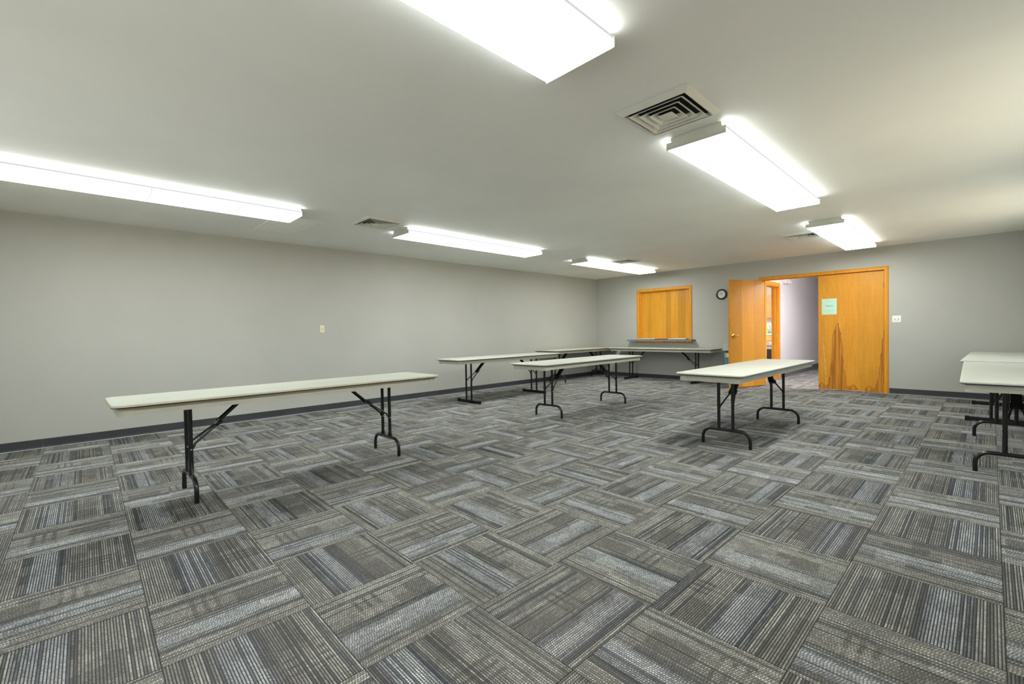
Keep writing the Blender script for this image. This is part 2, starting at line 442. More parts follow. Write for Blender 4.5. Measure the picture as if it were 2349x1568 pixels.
FWIN = [(1.9, 4.0), (4.6, 6.9)]; RWIN = [(-6.8, -4.6), (-3.4, -1.4)]  # unseen window openings, added to brighten the ceiling and walls
wall_with_holes('wall_front', -.14, RX + .14, -.02, H, FY - .14, FY, [(a, b, WZ0, WZ1) for a, b in FWIN], M['wall'])
wall_with_holes('wall_right', FY, 0., -.02, H, RX, RX + .14, [(a, b, WZ0, WZ1) for a, b in RWIN], M['wall'], swap=True)
g_ = G('window_glass'); tr = g_.n('ShaderNodeBsdfTransparent'); gl_ = g_.n('ShaderNodeBsdfGlossy'); mx = g_.n('ShaderNodeMixShader')
gl_.inputs['Roughness'].default_value = .02; mx.inputs[0].default_value = .06
g_.t.links.new(tr.outputs[0], mx.inputs[1]); g_.t.links.new(gl_.outputs[0], mx.inputs[2]); g_.t.links.new(mx.outputs[0], g_.out.inputs[0])
M['glass'] = g_.m
def window(k, a, b, side):
    """frame built in a local plane (u along the wall, v outwards), then set into its wall"""
    Mx = Matrix.Translation((0, FY, 0)) @ Matrix.Scale(-1, 4, (0, 1, 0)) if side == 'front' else Matrix(((0, 1, 0, RX), (1, 0, 0, 0), (0, 0, 1, 0), (0, 0, 0, 1)))
    m = MB(); y0, y1 = .04, .09; c_ = (a + b) / 2
    for x0, x1, z0, z1 in ((a, a + .05, WZ0, WZ1), (b - .05, b, WZ0, WZ1), (a + .05, b - .05, WZ0, WZ0 + .05), (a + .05, b - .05, WZ1 - .05, WZ1), (c_ - .025, c_ + .025, WZ0 + .05, WZ1 - .05)):
        m.box(x0, x1, y0, y1, z0, z1, Mx)
    wn = struct(m.build('window_%d' % k, M['lampmetal']))
    MB().box(a + .04, b - .04, .062, .068, WZ0 + .04, WZ1 - .04, Mx).build('glass_pane', M['glass'], wn)
    li = bpy.data.lights.new('added_daylight_portal', 'AREA'); li.shape = 'RECTANGLE'; li.size = b - a; li.size_y = WZ1 - WZ0; li.cycles.is_portal = True  # portal guides world light in through the added opening
    lo = bpy.data.objects.new('added_daylight_portal', li); COL.objects.link(lo); lo.location = Mx @ Vector((c_, .16, (WZ0 + WZ1) / 2))
    d_ = Vector((0, 1, 0)) if side == 'front' else Vector((-1, 0, 0)); lo.rotation_euler = d_.to_track_quat('-Z', 'Z').to_euler()
for k, (a, b) in enumerate(FWIN): window(k + 1, a, b, 'front')
for k, (a, b) in enumerate(RWIN): window(k + 3, a, b, 'right')
wall_with_holes('wall_back', -.14, RX + .14, -.02, H, 0., .14, [(DX0 - .02, DX1 + .02, -.02, DZ + .02), (HX0, HX1, HZ0, HZ1)], M['wall'])
# corridor and kitchen behind the back wall
wall_with_holes('wall_corridor', .14, 7.5, -.02, H, CX - .13, CX, [(KY0, KY1, -.02, KZ)], M['corridor'], swap=True)
struct(MB().box(6.4, 6.5, .14, 7.5, -.02, H).build('wall_corridor_right', M['corridor']))
struct(MB().box(CX, 6.5, 7.5, 7.6, -.02, H).build('wall_corridor_end', M['corridor']))
struct(MB().box(-.5, CX - .13, 5.65, 5.75, -.02, H).build('wall_kitchen_back', M['kitchenwall']))
struct(MB().box(-.6, -.5, .14, 5.75, -.02, H).build('wall_kitchen_left', M['kitchenwall']))

# base boards, each with its vinyl joints
def baseboard(name, pts, mat, h=.096, t=.006, caulk=True):
    (x0, y0), (x1, y1) = pts; d = Vector((x1 - x0, y1 - y0, 0)); L = d.length; d.normalize(); nrm = Vector((-d.y, d.x, 0))
    m = MB(); n = max(1, round(L / 1.22)); 
    for k in range(n):
        a0 = Vector((x0, y0, 0)) + d * (L * k / n + .0008); a1 = Vector((x0, y0, 0)) + d * (L * (k + 1) / n - .0008)
        prof = [(0, 0), (.016, 0), (.010, .006), (t, .016), (t, h - .004), (t - .003, h), (0, h)]
        m.loops([[a + nrm * p + Vector((0, 0, z)) for p, z in prof] for a in (a0, a1)])
    o = struct(m.build(name, mat))
    if caulk:
        c = MB(); a0 = Vector((x0, y0, 0)); a1 = Vector((x1, y1, 0))
        c.loops([[a + nrm * p + Vector((0, 0, z)) for p, z in ((0, -.003), (.0205, -.003), (.018, .0035), (.0, .0035))] for a in (a0, a1)])
        c.build('caulk_line', M['caulk'], o)
    return o
baseboard('baseboard_left', ((0, 0), (0, FY)), M['base'])
baseboard('baseboard_back', ((DX0 - .066, 0), (0, 0)), M['base'])
baseboard('baseboard_back', ((RX, 0), (DX1 + .066, 0)), M['base'])
baseboard('baseboard_right', ((RX, FY), (RX, 0)), M['base'])
baseboard('baseboard_corridor', ((CX, 7.5), (CX, KY1 + .09)), M['carpetbase'], .135, .008, False)

# casing: flat board with rounded edges, mitred
def casing(name, x0, x1, z0, z1, w, t, y, mat, bottom=False, parent=None, flip=False):
    """frame around an opening in the plane y; thickness t towards -y"""
    prof = [(0, 0), (0, -t * .75), (.006, -t), (w * .55, -t * 1.08), (w - .012, -t * .7), (w - .004, -t * .45), (w, 0)]
    m = MB()
    def corner(sx, sz, p, d):
        X = (x1 + p) if sx > 0 else (x0 - p); Z = (z1 + p) if sz > 0 else ((z0 - p) if bottom else z0)
        return Vector((X, y + d, Z))
    ring = [(-1, -1), (-1, 1), (1, 1), (1, -1)]
    rings = [[corner(sx, sz, p, d) for p, d in prof] for sx, sz in ring]
    m.loops(rings, cap=not bottom, close=bottom)
    return m.build(name, mat, parent)

def jamb(name, x0, x1, z1, y0, y1, t, mat, stop=True, parent=None):
    m = MB()
    m.box(x0 - t, x0, y0, y1, 0.0, z1 + t); m.box(x1, x1 + t, y0, y1, 0.0, z1 + t); m.box(x0, x1, y0, y1, z1, z1 + t)
    if stop:
        ym = y0 + .055
        m.box(x0, x0 + .012, ym, ym + .035, 0.0, z1); m.box(x1 - .012, x1, ym, ym + .035, 0.0, z1); m.box(x0, x1, ym, ym + .035, z1 - .012, z1)
    return m.build(name, mat, parent)
t1 = struct(casing('trim_1', DX0, DX1, 0.0, DZ, .062, .018, 0., M['wood']))
jamb('door_jamb', DX0, DX1, DZ, 0.0005, .145, .02, M['wood'], True, t1)

LW, LT, LH = .938, .045, 2.068
def door_leaf(name, mat, hinge_x, rz, mirror):
    """leaf local x from 0; closed flush with the room side"""
    o = MB().box(0, LW, 0, LT, 0.012, LH).build(name, mat, None, False, .002)
    return o
d1 = door_leaf('door_1', M['woodclosed'], 0, 0, False); struct(d1, 'closed honey wood door leaf with dark flame grain')
d1.location = (DX1 - LW - .003, .004, 0.)
for z in (.22, 1.02, 1.83):
    h = MB().lathe([(.007, -.05), (.007, .05)], 12); h.lathe([(.004, .05), (.005, .056), (.0, .058)], 12)
    ho = h.build('hinge', M['bronze'], d1, True); ho.location = (LW + .001, -.005, z)

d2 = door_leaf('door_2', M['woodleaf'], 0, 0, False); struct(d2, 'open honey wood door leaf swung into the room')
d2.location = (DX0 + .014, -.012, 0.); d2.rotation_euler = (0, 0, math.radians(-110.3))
# after turning, local +y face looks towards the doorway side: lever there
def lever(parent, y, s):
    e = bpy.data.objects.new('door_handle', None)
    bm = MB(); Mx = Matrix.Translation((LW - .068, y, 1.0)) @ Matrix.Rotation(-s * PI / 2, 4, 'X')
    bm.lathe([(.0, 0), (.038, 0.0), (.038, .005), (.032, .011), (.016, .014), (.013, .03), (.014, .052), (.0, .056)], 24, Mx)
    pts = [(LW - .068, y + s * .047, 1.0), (LW - .095, y + s * .052, 1.0), (LW - .13, y + s * .05, 1.002), (LW - .165, y + s * .046, 1.004), (LW - .178, y + s * .040, 1.004)]
    bm.tube(pts, .0105, 10)
    bpy.data.objects.remove(e)
    return bm.build('door_handle', M['brass'], parent, True)
lever(d2, LT, 1); lever(d2, 0, -1)
lt = MB().box(LW, LW + .0015, .010, .035, .965, 1.035); lt.box(LW + .001, LW + .012, .015, .030, .985, 1.015)
lt.build('latch', M['brass'], d2)
MB().box(LW + .0001, LW + .0008, .002, LT - .002, .014, LH - .002).build('edge_strip', M['woodedge'], d2)
for z in (.22, 1.02, 1.83):
    h = MB().lathe([(.007, -.05), (.007, .05)], 12).build('hinge', M['bronze'], d2, True); h.location = (-.006, -.004, z)

# wood panel added on the side wall, unseen, to throw warm light back
d3 = MB().box(RX - .045, RX - .001, -10.3, -8.46, .012, 2.07).build('warm_bounce_panel', M['wood']); struct(d3)

# kitchen doorway trim
def kitchen_trim():
    m = MB(); z1 = KZ
    x0, x1 = CX - .15, CX + .018
    m.box(CX - .136, CX + .001, KY0 - .0, KY0 + .02, 0.0, z1); m.box(CX - .136, CX + .001, KY1 - .02, KY1, 0.0, z1); m.box(CX - .136, CX + .001, KY0, KY1, z1 - .02, z1)
    m.box(CX - .09, CX - .05, KY1 - .032, KY1 - .02, 0.0, z1 - .02); m.box(CX - .09, CX - .05, KY0 + .02, KY0 + .032, 0.0, z1 - .02)
    m.box(CX - .09, CX - .05, KY0 + .02, KY1 - .02, z1 - .032, z1 - .02)
    w = .075
    m.box(CX, CX + .018, KY1 - .008, KY1 + w, 0.0, z1 + w); m.box(CX, CX + .018, KY0 - w, KY0 + .008, 0.0, z1 + w); m.box(CX, CX + .018, KY0 + .008, KY1 - .008, z1 - .008, z1 + w)
    o = struct(m.build('trim_2', M['wood'], None, False, .003))
    st = MB().box(CX - .048, CX - .012, KY1 - .0225, KY1 - .0195, .93, 1.03); st.build('strike_plate', M['brass'], o)
    return o
kitchen_trim()

# ------------------------------------------------------------------ serving hatch
hatch = thing('serving_hatch', (HX0, 0, HZ0), 0, 'honey wood serving hatch with two closed shutters and a blue grey ledge', 'serving hatch')
hw, hh = HX1 - HX0, HZ1 - HZ0
m = MB()
prof = [(-.004, .0), (-.004, -.013), (.004, -.018), (.034, -.02), (.054, -.014), (.062, -.006), (.062, 0)]
rings = []
for sx, sz in ((-1, -1), (-1, 1), (1, 1), (1, -1)):
    rings.append([Vector(((hw + p) if sx > 0 else -p, d, (hh + p) if sz > 0 else 0.)) for p, d in prof])
m.loops(rings); m.build('hatch_frame', M['wood'], hatch)
m = MB(); m.box(.0005, .012, .0, .139, 0, hh - .0005); m.box(hw - .012, hw - .0005, .0, .139, 0, hh - .0005); m.box(.012, hw - .012, .0, .139, hh - .012, hh - .0005)
m.box(.012, .03, .035, .055, 0, hh - .012); m.box(.030, .036, .045, .06, 0, hh - .012)
m.build('hatch_jamb', M['wood'], hatch)
mid = 1.876 * S - HX0
a = MB().box(.0, mid - .034 - .0015, 0, .019, .004, hh - .0125).build('shutter', M['shutter_a'], hatch, False, .0015); a.location = (.034, .060, 0)
b = MB().box(.0, hw - .0122 - mid - .0015, 0, .019, .004, hh - .0125).build('shutter', M['shutter_b'], hatch, False, .0015); b.location = (mid + .0015, .060, 0)
lx0, lx1 = .992 - HX0, 2.618 - HX0
LZ0, LZ1 = -.046, -.010
lx0, lx1 = (1.0 - HX0), (2.52 + .085 - HX0)
led = MB().box(lx0, lx1, -.19, -.0005, LZ0, LZ1); led.box(.001, hw - .001, -.0005, .139, LZ0 + .02, LZ1 + .0095)
led = led.build('ledge', M['ledge'], hatch, False, .002)
MB().box(lx1, lx1 + .002, -.19, -.0005, LZ0, LZ1).build('ledge_end', M['ledge_end'], led)
ap = MB().box(-.075, hw + .075, -.019, -.0005, LZ0 - .052, LZ0 - .0005).build('ledge_apron', M['wood'], hatch, False, .003)
ZL = HZ0 + LZ1
for nm, mat, x0, x1, y0, y1, z0, z1, lab, cat in (
    ('paper_stack', 'paper', 1.262, 1.70, -.13, .03, ZL + .0098, ZL + .024, 'flat stack of white paper on hatch ledge, by the corner of the room', 'paper'),
    ('folder', 'red', 1.71, 2.02, -.10, .04, ZL + .0098, ZL + .019, 'thin plum red folder lying between white papers on the ledge', 'folder'),
    ('paper_stack', 'paper', 2.04, 2.455, -.14, .03, ZL + .0098, ZL + .024, 'flat stack of white paper on hatch ledge, towards the clock', 'paper')):
    q = MB(); n = 5
    for k in range(n):
        zz = z0 + (z1 - z0) * k / n; j = random.uniform(-.004, .004)
        q.box(x0 + j, x1 + j, y0 + j, y1 - abs(j), zz, zz + (z1 - z0) / n * .96)
    q.box(x0, x1, max(y0, 0.), y1, z0, z0 + .001)
    o = q.build(nm, M[mat]); 
    tag(o, lab, cat)

# ------------------------------------------------------------------ folding tables
TZ = .733
def u_path(r, hw_, top):
    pts = [(-hw_, 0, 0.0)]
    R = .085
    for k in range(9):
        a = PI - k * PI / 16
        pts.append((-hw_ + R + R * math.cos(a), 0, top - R + R * math.sin(a)))
    pts += [(-x, y, z) for x, y, z in pts[::-1]]
    return pts
def make_table(kind, gusset, cream, label, group=None, tan=False):
    t = thing('folding_table', (0, 0, 0), 0, label, 'table', group)
    W_, L_ = .61, 2.44
    MB().slab(rrect(W_, L_, .05), TZ - .0135, TZ, .006).build('tabletop', M[cream], t, True)
    MB().slab(rrect(W_ + .0012, L_ + .0012, .0506), TZ - .0195, TZ - .0137).slab(rrect(W_ - .03, L_ - .03, .04), TZ - .0245, TZ - .0197).build('edge_trim', M['edge'], t, True)
    if tan: MB().slab(rrect(W_ + .0022, L_ + .0022, .0511), TZ - .0152, TZ - .0100).build('tan_line', M['tan'], t, True)
    # apron: hollow skirt
    m = MB(); o_ = rrect(W_ - .066, L_ - .066, .035); i_ = rrect(W_ - .096, L_ - .096, .022)
    lip = rrect(W_ - .060, L_ - .060, .037)
    m.loops([[Vector((*p, z)) for p in ol] for ol, z in ((o_, TZ - .0248), (o_, TZ - .046), (lip, TZ - .050), (lip, TZ - .074), (i_, TZ - .074), (i_, TZ - .0248))], close=True)
    ap_ = m.build('apron', M['apron'], t, True)
    MB().slab(rrect(W_ - .1, L_ - .1, .02), TZ - .034, TZ - .0248).build('underside', M['apron'], ap_)
    for sx in (-1, 1):
        for sy in (-1, 1):
            m = MB(); X, Y, r = W_ / 2 - .028, L_ / 2 - .028, .04
            arc = [(X, Y - .082)] + [(X - r + r * math.cos(a), Y - r + r * math.sin(a)) for a in [q * PI / 12 for q in range(7)]] + [(X - .082, Y)]
            inn = [(X - .006, Y - .082)] + [(X - r + (r - .006) * math.cos(a), Y - r + (r - .006) * math.sin(a)) for a in [q * PI / 12 for q in range(7)]] + [(X - .082, Y - .006)]
            ol = arc + inn[::-1]
            m.loops([[Vector((sx * p[0], sy * p[1], z)) for p in ol] for z in (TZ - .0255, TZ - .077)])
            m.build('corner_cap', M['apron'], ap_)
    for sy in (-1, 1):
        y = sy * .79; r = .0148; sp = .066
        top = .17 if kind == 'u' else .052
        for sx in (-1, 1):
            m = MB().tube([(sx * sp, y, top - .012 if kind == 'u' else .045), (sx * sp, y, TZ - .036)], r, 14)
            m.box(sx * sp - .022, sx * sp + .022, y - .02, y + .02, TZ - .0385, TZ - .0345)
            lg = m.build('leg', M['black'], t, True)
            bt = MB().lathe([(.0, -.017), (.0045, -.017), (.0045, .017), (.0, .017)], 10, Matrix.Translation((sx * sp, y, .345)) @ Matrix.Rotation(PI / 2, 4, 'Y'))
            bt.build('bolt', M['screw'], lg, True)
            if gusset:
                q = MB()
                for dx in (-1, 1):
                    q.tube([(sx * sp + dx * .010, y, .255), (sx * sp + dx * .014, y, .21), (sx * sp + dx * .034, y, .166)], .0065, 8)
                q.build('gusset', M['black'], lg, True)
        if kind == 'u':
            f = MB().tube([(p[0], y, p[2]) for p in u_path(r, .2225, .17 - r)], r, 14)
        else:
            f = MB().box(-.262, .262, y - .019, y + .019, .006, .05)
            for sx in (-1, 1): f.box(sx * .262 - .02, sx * .262 + .02, y - .022, y + .022, 0.0, .056)
        f.build('foot', M['black'], t, kind == 'u', 0. if kind == 'u' else .003)
        # folding brace: channel from the underside to a joint, two arms to the legs
        A = Vector((0, y - sy * .40, TZ - .036)); J = Vector((0, y - sy * .185, .505)); dr = (J - A).normalized(); nn = Vector((1, 0, 0)); up = dr.cross(nn)
        m = MB(); w = .03
        ring = lambda c: [c + nn * w, c + nn * w + up * .016, c + nn * (w - .003) + up * .016, c + nn * (w - .003) + up * .003, c - nn * (w - .003) + up * .003, c - nn * (w - .003) + up * .016, c - nn * w + up * .016, c - nn * w]
        m.loops([ring(A), ring(J)])
        br = m.build('brace', M['black'], t)
        m = MB(); c = J; m.box(-.038, .038, -.012, .012, -.024, .024, Matrix.Translation(c) @ dr.to_track_quat('Z', 'Y').to_matrix().to_4x4()); m.build('brace_lock', M['black'], br, False, .002)
        for sx in (-1, 1):
            P = [J + nn * sx * .024 - dr * .02, J + nn * sx * .028 + dr * .03, Vector((sx * .060, y - sy * .03, .385)), Vector((sx * (sp + .002), y - sy * .012, .35))]
            MB().tube(P, .0082, 8).build('brace_arm', M['black'], br, True)
    return t
def place(t, x, y, rz): t.location = (x, y, 0); t.rotation_euler = (0, 0, math.radians(rz)); return t
U1 = make_table('u', True, 'cream', 'cream folding table standing alone before the bare wall, tan line along its edge', tan=True)
place(U1, 2.943, -8.455, .8)
U2 = make_table('u', False, 'cream', 'cream folding table on bent-tube feet in the middle of the carpet')
place(U2, 2.898, -4.467, 1.0)
def again(src, label, x, y, rz):
    c = copy_tree(src); c['label'] = label; return place(c, x, y, rz)
again(U2, 'cream folding table on bent-tube feet standing before the open double doorway', 5.235, -4.50, -.5)
again(U2, 'cream folding table on bent-tube feet cut off at the photo edge', 7.14, -4.02, .4)
T1 = make_table('t', False, 'cream', 'cream folding table on flat bar feet, between the bare wall and the mid-carpet table')
place(T1, 1.113, -4.40, .6)
again(T1, 'cream folding table on flat bar feet under the wooden serving hatch', 2.0, -.345, 90.)
again(T1, 'cream folding table on flat bar feet, partly behind the cut-off one at photo edge', 7.135, -1.42, -1.7)
U3 = make_table('u', True, 'cream_yellow', 'yellowish cream folding table pushed along the bare wall into the corner')
place(U3, .365, -1.255, 0.)

# ------------------------------------------------------------------ ceiling lights
ZL0 = 2.4006
def make_lamp(label, W_=.40):
    t = thing('ceiling_light', (0, 0, 0), 0, label, 'ceiling light', 'fluorescent ceiling fixtures in two rows')
    L_ = 2.476; hz = H - ZL0     # local z measured from the ceiling down
    m = MB(); hb = W_ / 2 - .028
    m.loops([[Vector((x, y, z)) for x, z in ((-hb, -.0005), (hb, -.0005), (hb, -.020), (hb - .006, -.030), (-hb + .006, -.030), (-hb, -.020))] for y in (-L_ / 2 + .004, L_ / 2 - .004)])
    m.build('housing', M['lampmetal'], t)
    for k in (-1, 1):
        y0, y1 = (-L_ / 2 + .0035, -.0015) if k < 0 else (.0015, L_ / 2 - .0035)
        w = W_ / 2
        pr = [(-w + .014, -.0305), (-w, -.033), (-w, -.047), (-w, -hz + .006), (-w + .006, -hz), (w - .006, -hz), (w, -hz + .006), (w, -.047), (w, -.033), (w - .014, -.0305)]
        m_ = MB().loops([[Vector((x, y, z)) for x, z in pr] for y in (y0, y1)])
        ln = m_.build('lens', M['lens'], t); ln.data.materials.append(M['lens_side']); ln.data.materials.append(M['lens_rim'])
        for p in ln.data.polygons:
            if abs(p.normal.x) > .6: p.material_index = 1 if p.center.z < -.046 else 2
    js = MB().box(-W_ / 2 - .001, W_ / 2 + .001, -.004, .004, -hz - .0012, -hz + .0005); js.box(-W_ / 2 - .0012, -W_ / 2, -.004, .004, -hz, -.034); js.box(W_ / 2, W_ / 2 + .0012, -.004, .004, -hz, -.034)
    js.build('joint_strip', M['joint'], t)
    for k in (-1, 1):
        w = W_ / 2 + .002
        ol = [(-w, -hz - .003), (w, -hz - .003), (w, -.031), (w - .022, -.031), (w - .030, -.010), (w - .036, -.004), (-w + .036, -.004), (-w + .036, -.031), (-w, -.031)]
        y0 = k * L_ / 2; y1 = y0 - k * .003
        m = MB().loops([[Vector((x, y, z)) for x, z in ol] for y in (y0, y1)])
        e = m.build('end_plate', M['lampmetal'], t)
        q = MB(); Mx = Matrix.Translation((-.0, y0, -.032)) @ Matrix.Rotation(-k * PI / 2, 4, 'X')
        n = 24; rings = []
        for rr, zz in ((.0105, .0), (.0105, .0009), (.0085, .0009), (.0085, .0)):
            rings.append([Mx @ Vector((rr * math.cos(2 * PI * a / n), rr * math.sin(2 * PI * a / n), zz)) for a in range(n)])
        q.loops(rings, close=True)
        ya, yb = sorted((y0, y0 + k * .0022)); q.box(-w + .012, w - .012, ya, yb, -hz + .008, -hz + .0105)
        q.build('knockout', M['lampmetal'], e)
    for k in (-1, 0, 1):
        for sx in (-1, 1):
            m = MB().box(sx * (W_ / 2 - .020) - .005, sx * (W_ / 2 - .020) + .005, k * (L_ / 2 - .012) - .006, k * (L_ / 2 - .012) + .006, -.024, -.009); m.build('clip', M['white'], t)
    return t
RXC, LXC = 5.403 + .2022, 1.606 + .195
lamp = make_lamp('ceiling light overhead, its near part cut off by the top of the photo')
lamp.location = (RXC, -9.303, H)
for lab, x, y in (
    ('ceiling light starting right behind the large square air diffuser', RXC, -5.555),
    ('ceiling light closest to the double doors, beside a diffuser', RXC, -1.860),
    ('ceiling light cut off by the photo edge, over a slatted return grille', LXC, -9.306),
    ('ceiling light second along the bare wall, after a small diffuser', LXC, -5.561),
    ('ceiling light last along the bare wall, above the serving hatch corner', LXC, -1.851)):
    c = copy_tree(lamp); c.location = (x, y, H); c['label'] = lab

def other_lamp(lab, loc, L_, W_, mat):
    t = thing('ceiling_light', loc, 0, lab, 'ceiling light')
    MB().box(-W_ / 2 + .02, W_ / 2 - .02, -L_ / 2, L_ / 2, -.025, -.0005).build('housing', M['lampmetal'], t)
    MB().slab(rrect(W_, L_, .02), -.075, -.0255).build('lens', M[mat], t)
other_lamp('ceiling light in the corridor behind the doors', (5.7, 1.1, H), 1.22, .3, 'corrlens')
other_lamp('ceiling light in the kitchen', (2.1, 2.9, H), 1.22, .4, 'kitlens')

# ------------------------------------------------------------------ air diffusers and grille
def make_diffuser(label):
    t = thing('air_diffuser', (0, 0, 0), 0, label, 'air vent', 'square ceiling air diffusers')
    w = .228
    def sq(h_, z): return [Vector((x * h_, y * h_, z)) for x, y in ((1, 1), (-1, 1), (-1, -1), (1, -1))]
    # sloped outer flange
    MB().loops([sq(w, -.001), sq(w, -.004), sq(w - .030, -.027), sq(w - .036, -.027), sq(w - .040, -.001)], close=True).build('frame', M['vent'], t)
    MB().box(-w + .04, w - .04, -w + .04, w - .04, -.0025, -.0005).build('backing', M['ventshade'], t)  # dark plate stands in for the shade inside the duct
    for k in range(3):
        ho = .173 - k * .043
        MB().loops([sq(ho, -.030), sq(ho - .032, -.006), sq(ho - .034, -.006), sq(ho - .003, -.0315)], close=True).build('louver', M['vent'], t)
    MB().loops([sq(.012, -.0345), sq(.045, -.0300), sq(.045, -.0285), sq(.014, -.010)]).build('centre_plate', M['vent'], t)
    return t
v1 = make_diffuser('large square louvered air diffuser in front of the long ceiling light'); v1.location = (5.605, -7.165, H)
for lab, x, y in (('small square air diffuser between two lights along the bare wall', 1.962, -7.20),
                  ('square air diffuser half hidden behind last light by the hatch corner', 2.235, -2.22),
                  ('square air diffuser tucked beside the light before the double doors', 5.16, -2.225)):
    c = copy_tree(v1); c.location = (x, y, H); c['label'] = lab
gx0, gx1, gy0, gy1 = .70 * S, 1.53 * S, -8.06 * S, -7.556 * S
gr = thing('return_grille', ((gx0 + gx1) / 2, (gy0 + gy1) / 2, H), 0, 'wide slatted return air grille behind the end of the cut-off light', 'air vent')
gw, gl = (gx1 - gx0) / 2, (gy1 - gy0) / 2
m = MB(); f = .03
def rc(a, b, z): return [Vector((x * a, y * b, z)) for x, y in ((1, 1), (-1, 1), (-1, -1), (1, -1))]
m.loops([rc(gw, gl, -.0005), rc(gw, gl, -.004), rc(gw - .006, gl - .006, -.010), rc(gw - f, gl - f, -.010), rc(gw - f, gl - f, -.0005)], close=True)
m.build('frame', M['grille'], gr)
MB().box(-gw + f, gw - f, -gl + f, gl - f, -.0022, -.0005).build('backing', M['slot_pale'], gr)
m = MB(); n = 34
for k in range(n):
    x = -gw + f + (k + .5) * (2 * gw - 2 * f) / n
    m.box(-.0105, .0105, -gl + f, gl - f, -.0007, .0007, Matrix.Translation((x, 0, -.0068)) @ Matrix.Rotation(math.radians(-22), 4, 'Y'))
m.build('slats', M['grille'], gr)

# ------------------------------------------------------------------ wall fittings
sw = thing('light_switch', (5.904 * S, 0, 1.2315 * S), 0, 'white double light switch on the wall beside the door frame', 'light switch')
MB().slab(rrect(.1165, .116, .006), .0, .007, .003, Matrix.Rotation(PI / 2, 4, 'X')).build('plate', M['white'], sw, True)
for sx in (-1, 1):
    MB().box(sx * .023 - .0055, sx * .023 + .0055, -.0076, -.007, -.0125, .0125).build('slot', M['slot'], sw)
    MB().box(-.0042, .0042, -.015, 0, -.005, .005, Matrix.Translation((sx * .023, -.007, .002)) @ Matrix.Rotation(math.radians(-22), 4, 'X')).build('toggle', M['white'], sw)
pl = thing('wall_plate', (0, -7.004 * S, 1.2215 * S), 90, 'small ivory toggle switch plate alone on the long bare wall', 'light switch')
MB().slab(rrect(.07, .115, .006), .0, .007, .003, Matrix.Rotation(PI / 2, 4, 'X')).build('plate', M['ivory'], pl, True)
MB().box(-.0055, .0055, -.0076, -.007, -.0125, .0125).build('slot', M['slot'], pl)
MB().box(-.0042, .0042, -.015, 0, -.005, .005, Matrix.Translation((0, -.007, .002)) @ Matrix.Rotation(math.radians(25), 4, 'X')).build('toggle', M['ivory'], pl)
for z in (-.03, .03):
    MB().lathe([(.0, 0), (.0035, 0), (.003, .0012), (.0, .0014)], 10, Matrix.Translation((0, -.0071, z)) @ Matrix.Rotation(PI / 2, 4, 'X')).build('screw', M['screw'], pl, True)

ck = thing('wall_clock', (3.127 * S, 0, 1.836 * S), 0, 'round black-rimmed wall clock between the hatch and the open door', 'clock')
RM = Matrix.Rotation(PI / 2, 4, 'X'); R0 = .112
n = 48; rings = []
for rr, zz in ((R0 - .004, 0.0005), (R0, .006), (R0, .018), (R0 - .008, .030), (R0 - .020, .033), (R0 - .030, .026), (R0 - .031, .012), (R0 - .031, 0.0005)):
    rings.append([RM @ Vector((rr * math.cos(2 * PI * k / n), rr * math.sin(2 * PI * k / n), zz)) for k in range(n)])
MB().loops(rings, close=True).build('rim', M['clockrim'], ck, True)
MB().lathe([(.0, .004), (R0 - .0312, .004), (R0 - .0312, .012), (.0, .012)], 48, RM).build('face', M['clockface'], ck)
nb = bmesh.new()
for h in range(1, 13):
    a = math.radians(90 - h * 30); me = text_bm(str(h), .014, .0001)
    me.transform(RM @ Matrix.Translation((.066 * math.cos(a), .066 * math.sin(a), .0128))); nb.from_mesh(me); bpy.data.meshes.remove(me)
me = bpy.data.meshes.new('numerals'); nb.to_mesh(me); nb.free(); me.materials.append(M['clockgrey'])
o = bpy.data.objects.new('numerals', me); COL.objects.link(o); o.parent = ck
def hand(nm, ang, ln, tail, w, z):
    a = math.radians(90 - ang); Mx = RM @ Matrix.Translation((0, 0, z)) @ Matrix.Rotation(a, 4, 'Z')
    MB().loops([[Mx @ Vector((x, y, zz)) for x, y in ((-tail, -w * .6), (ln * .7, -w), (ln, 0), (ln * .7, w), (-tail, w * .6))] for zz in (0, .0008)]).build(nm, M['clockink'], ck)
hand('minute_hand', 341, .058, .012, .0022, .0150); hand('hour_hand', 56, .040, .01, .003, .0138); hand('second_hand', 230, .034, .02, .0008, .0160)
MB().lathe([(.0, .013), (.005, .013), (.004, .018), (.0, .0185)], 16, RM).build('hub', M['clockink'], ck, True)

# paper notice on the closed leaf
nx0, nx1, nz0, nz1 = 4.873 * S, 5.096 * S, 1.343 * S, 1.623 * S
no = thing('paper_notice', ((nx0 + nx1) / 2, .0035, (nz0 + nz1) / 2), 0, 'mint green paper notice taped to the closed wooden door', 'notice')
pw, ph = (nx1 - nx0), (nz1 - nz0)
MB().box(-pw / 2, pw / 2, -.0012, 0, -ph / 2, ph / 2).build('sheet', M['mint'], no)
me = text_bm('SCFR Event', .0225, .0005); me.transform(Matrix.Translation((.004, -.0015, .012)) @ RM); me.materials.append(M['ink'])
o = bpy.data.objects.new('heading', me); COL.objects.link(o); o.parent = no
for nm, z, wd, hgt in (('upper_line', .098, .125, .009), ('lower_line', -.075, .155, .010)):
    q = MB(); x = -wd / 2
    while x < wd / 2:
        w = random.uniform(.003, .006)
        if random.random() > .14:
            hh_ = hgt * random.choice((.55, .6, .6, .95)); q.box(x, x + w * .45, -.0017, -.0012, z, z + hh_); q.box(x, x + w, -.0017, -.0012, z, z + hgt * .18)
        x += w + .0016
    q.build(nm, M['inkpale'], no)

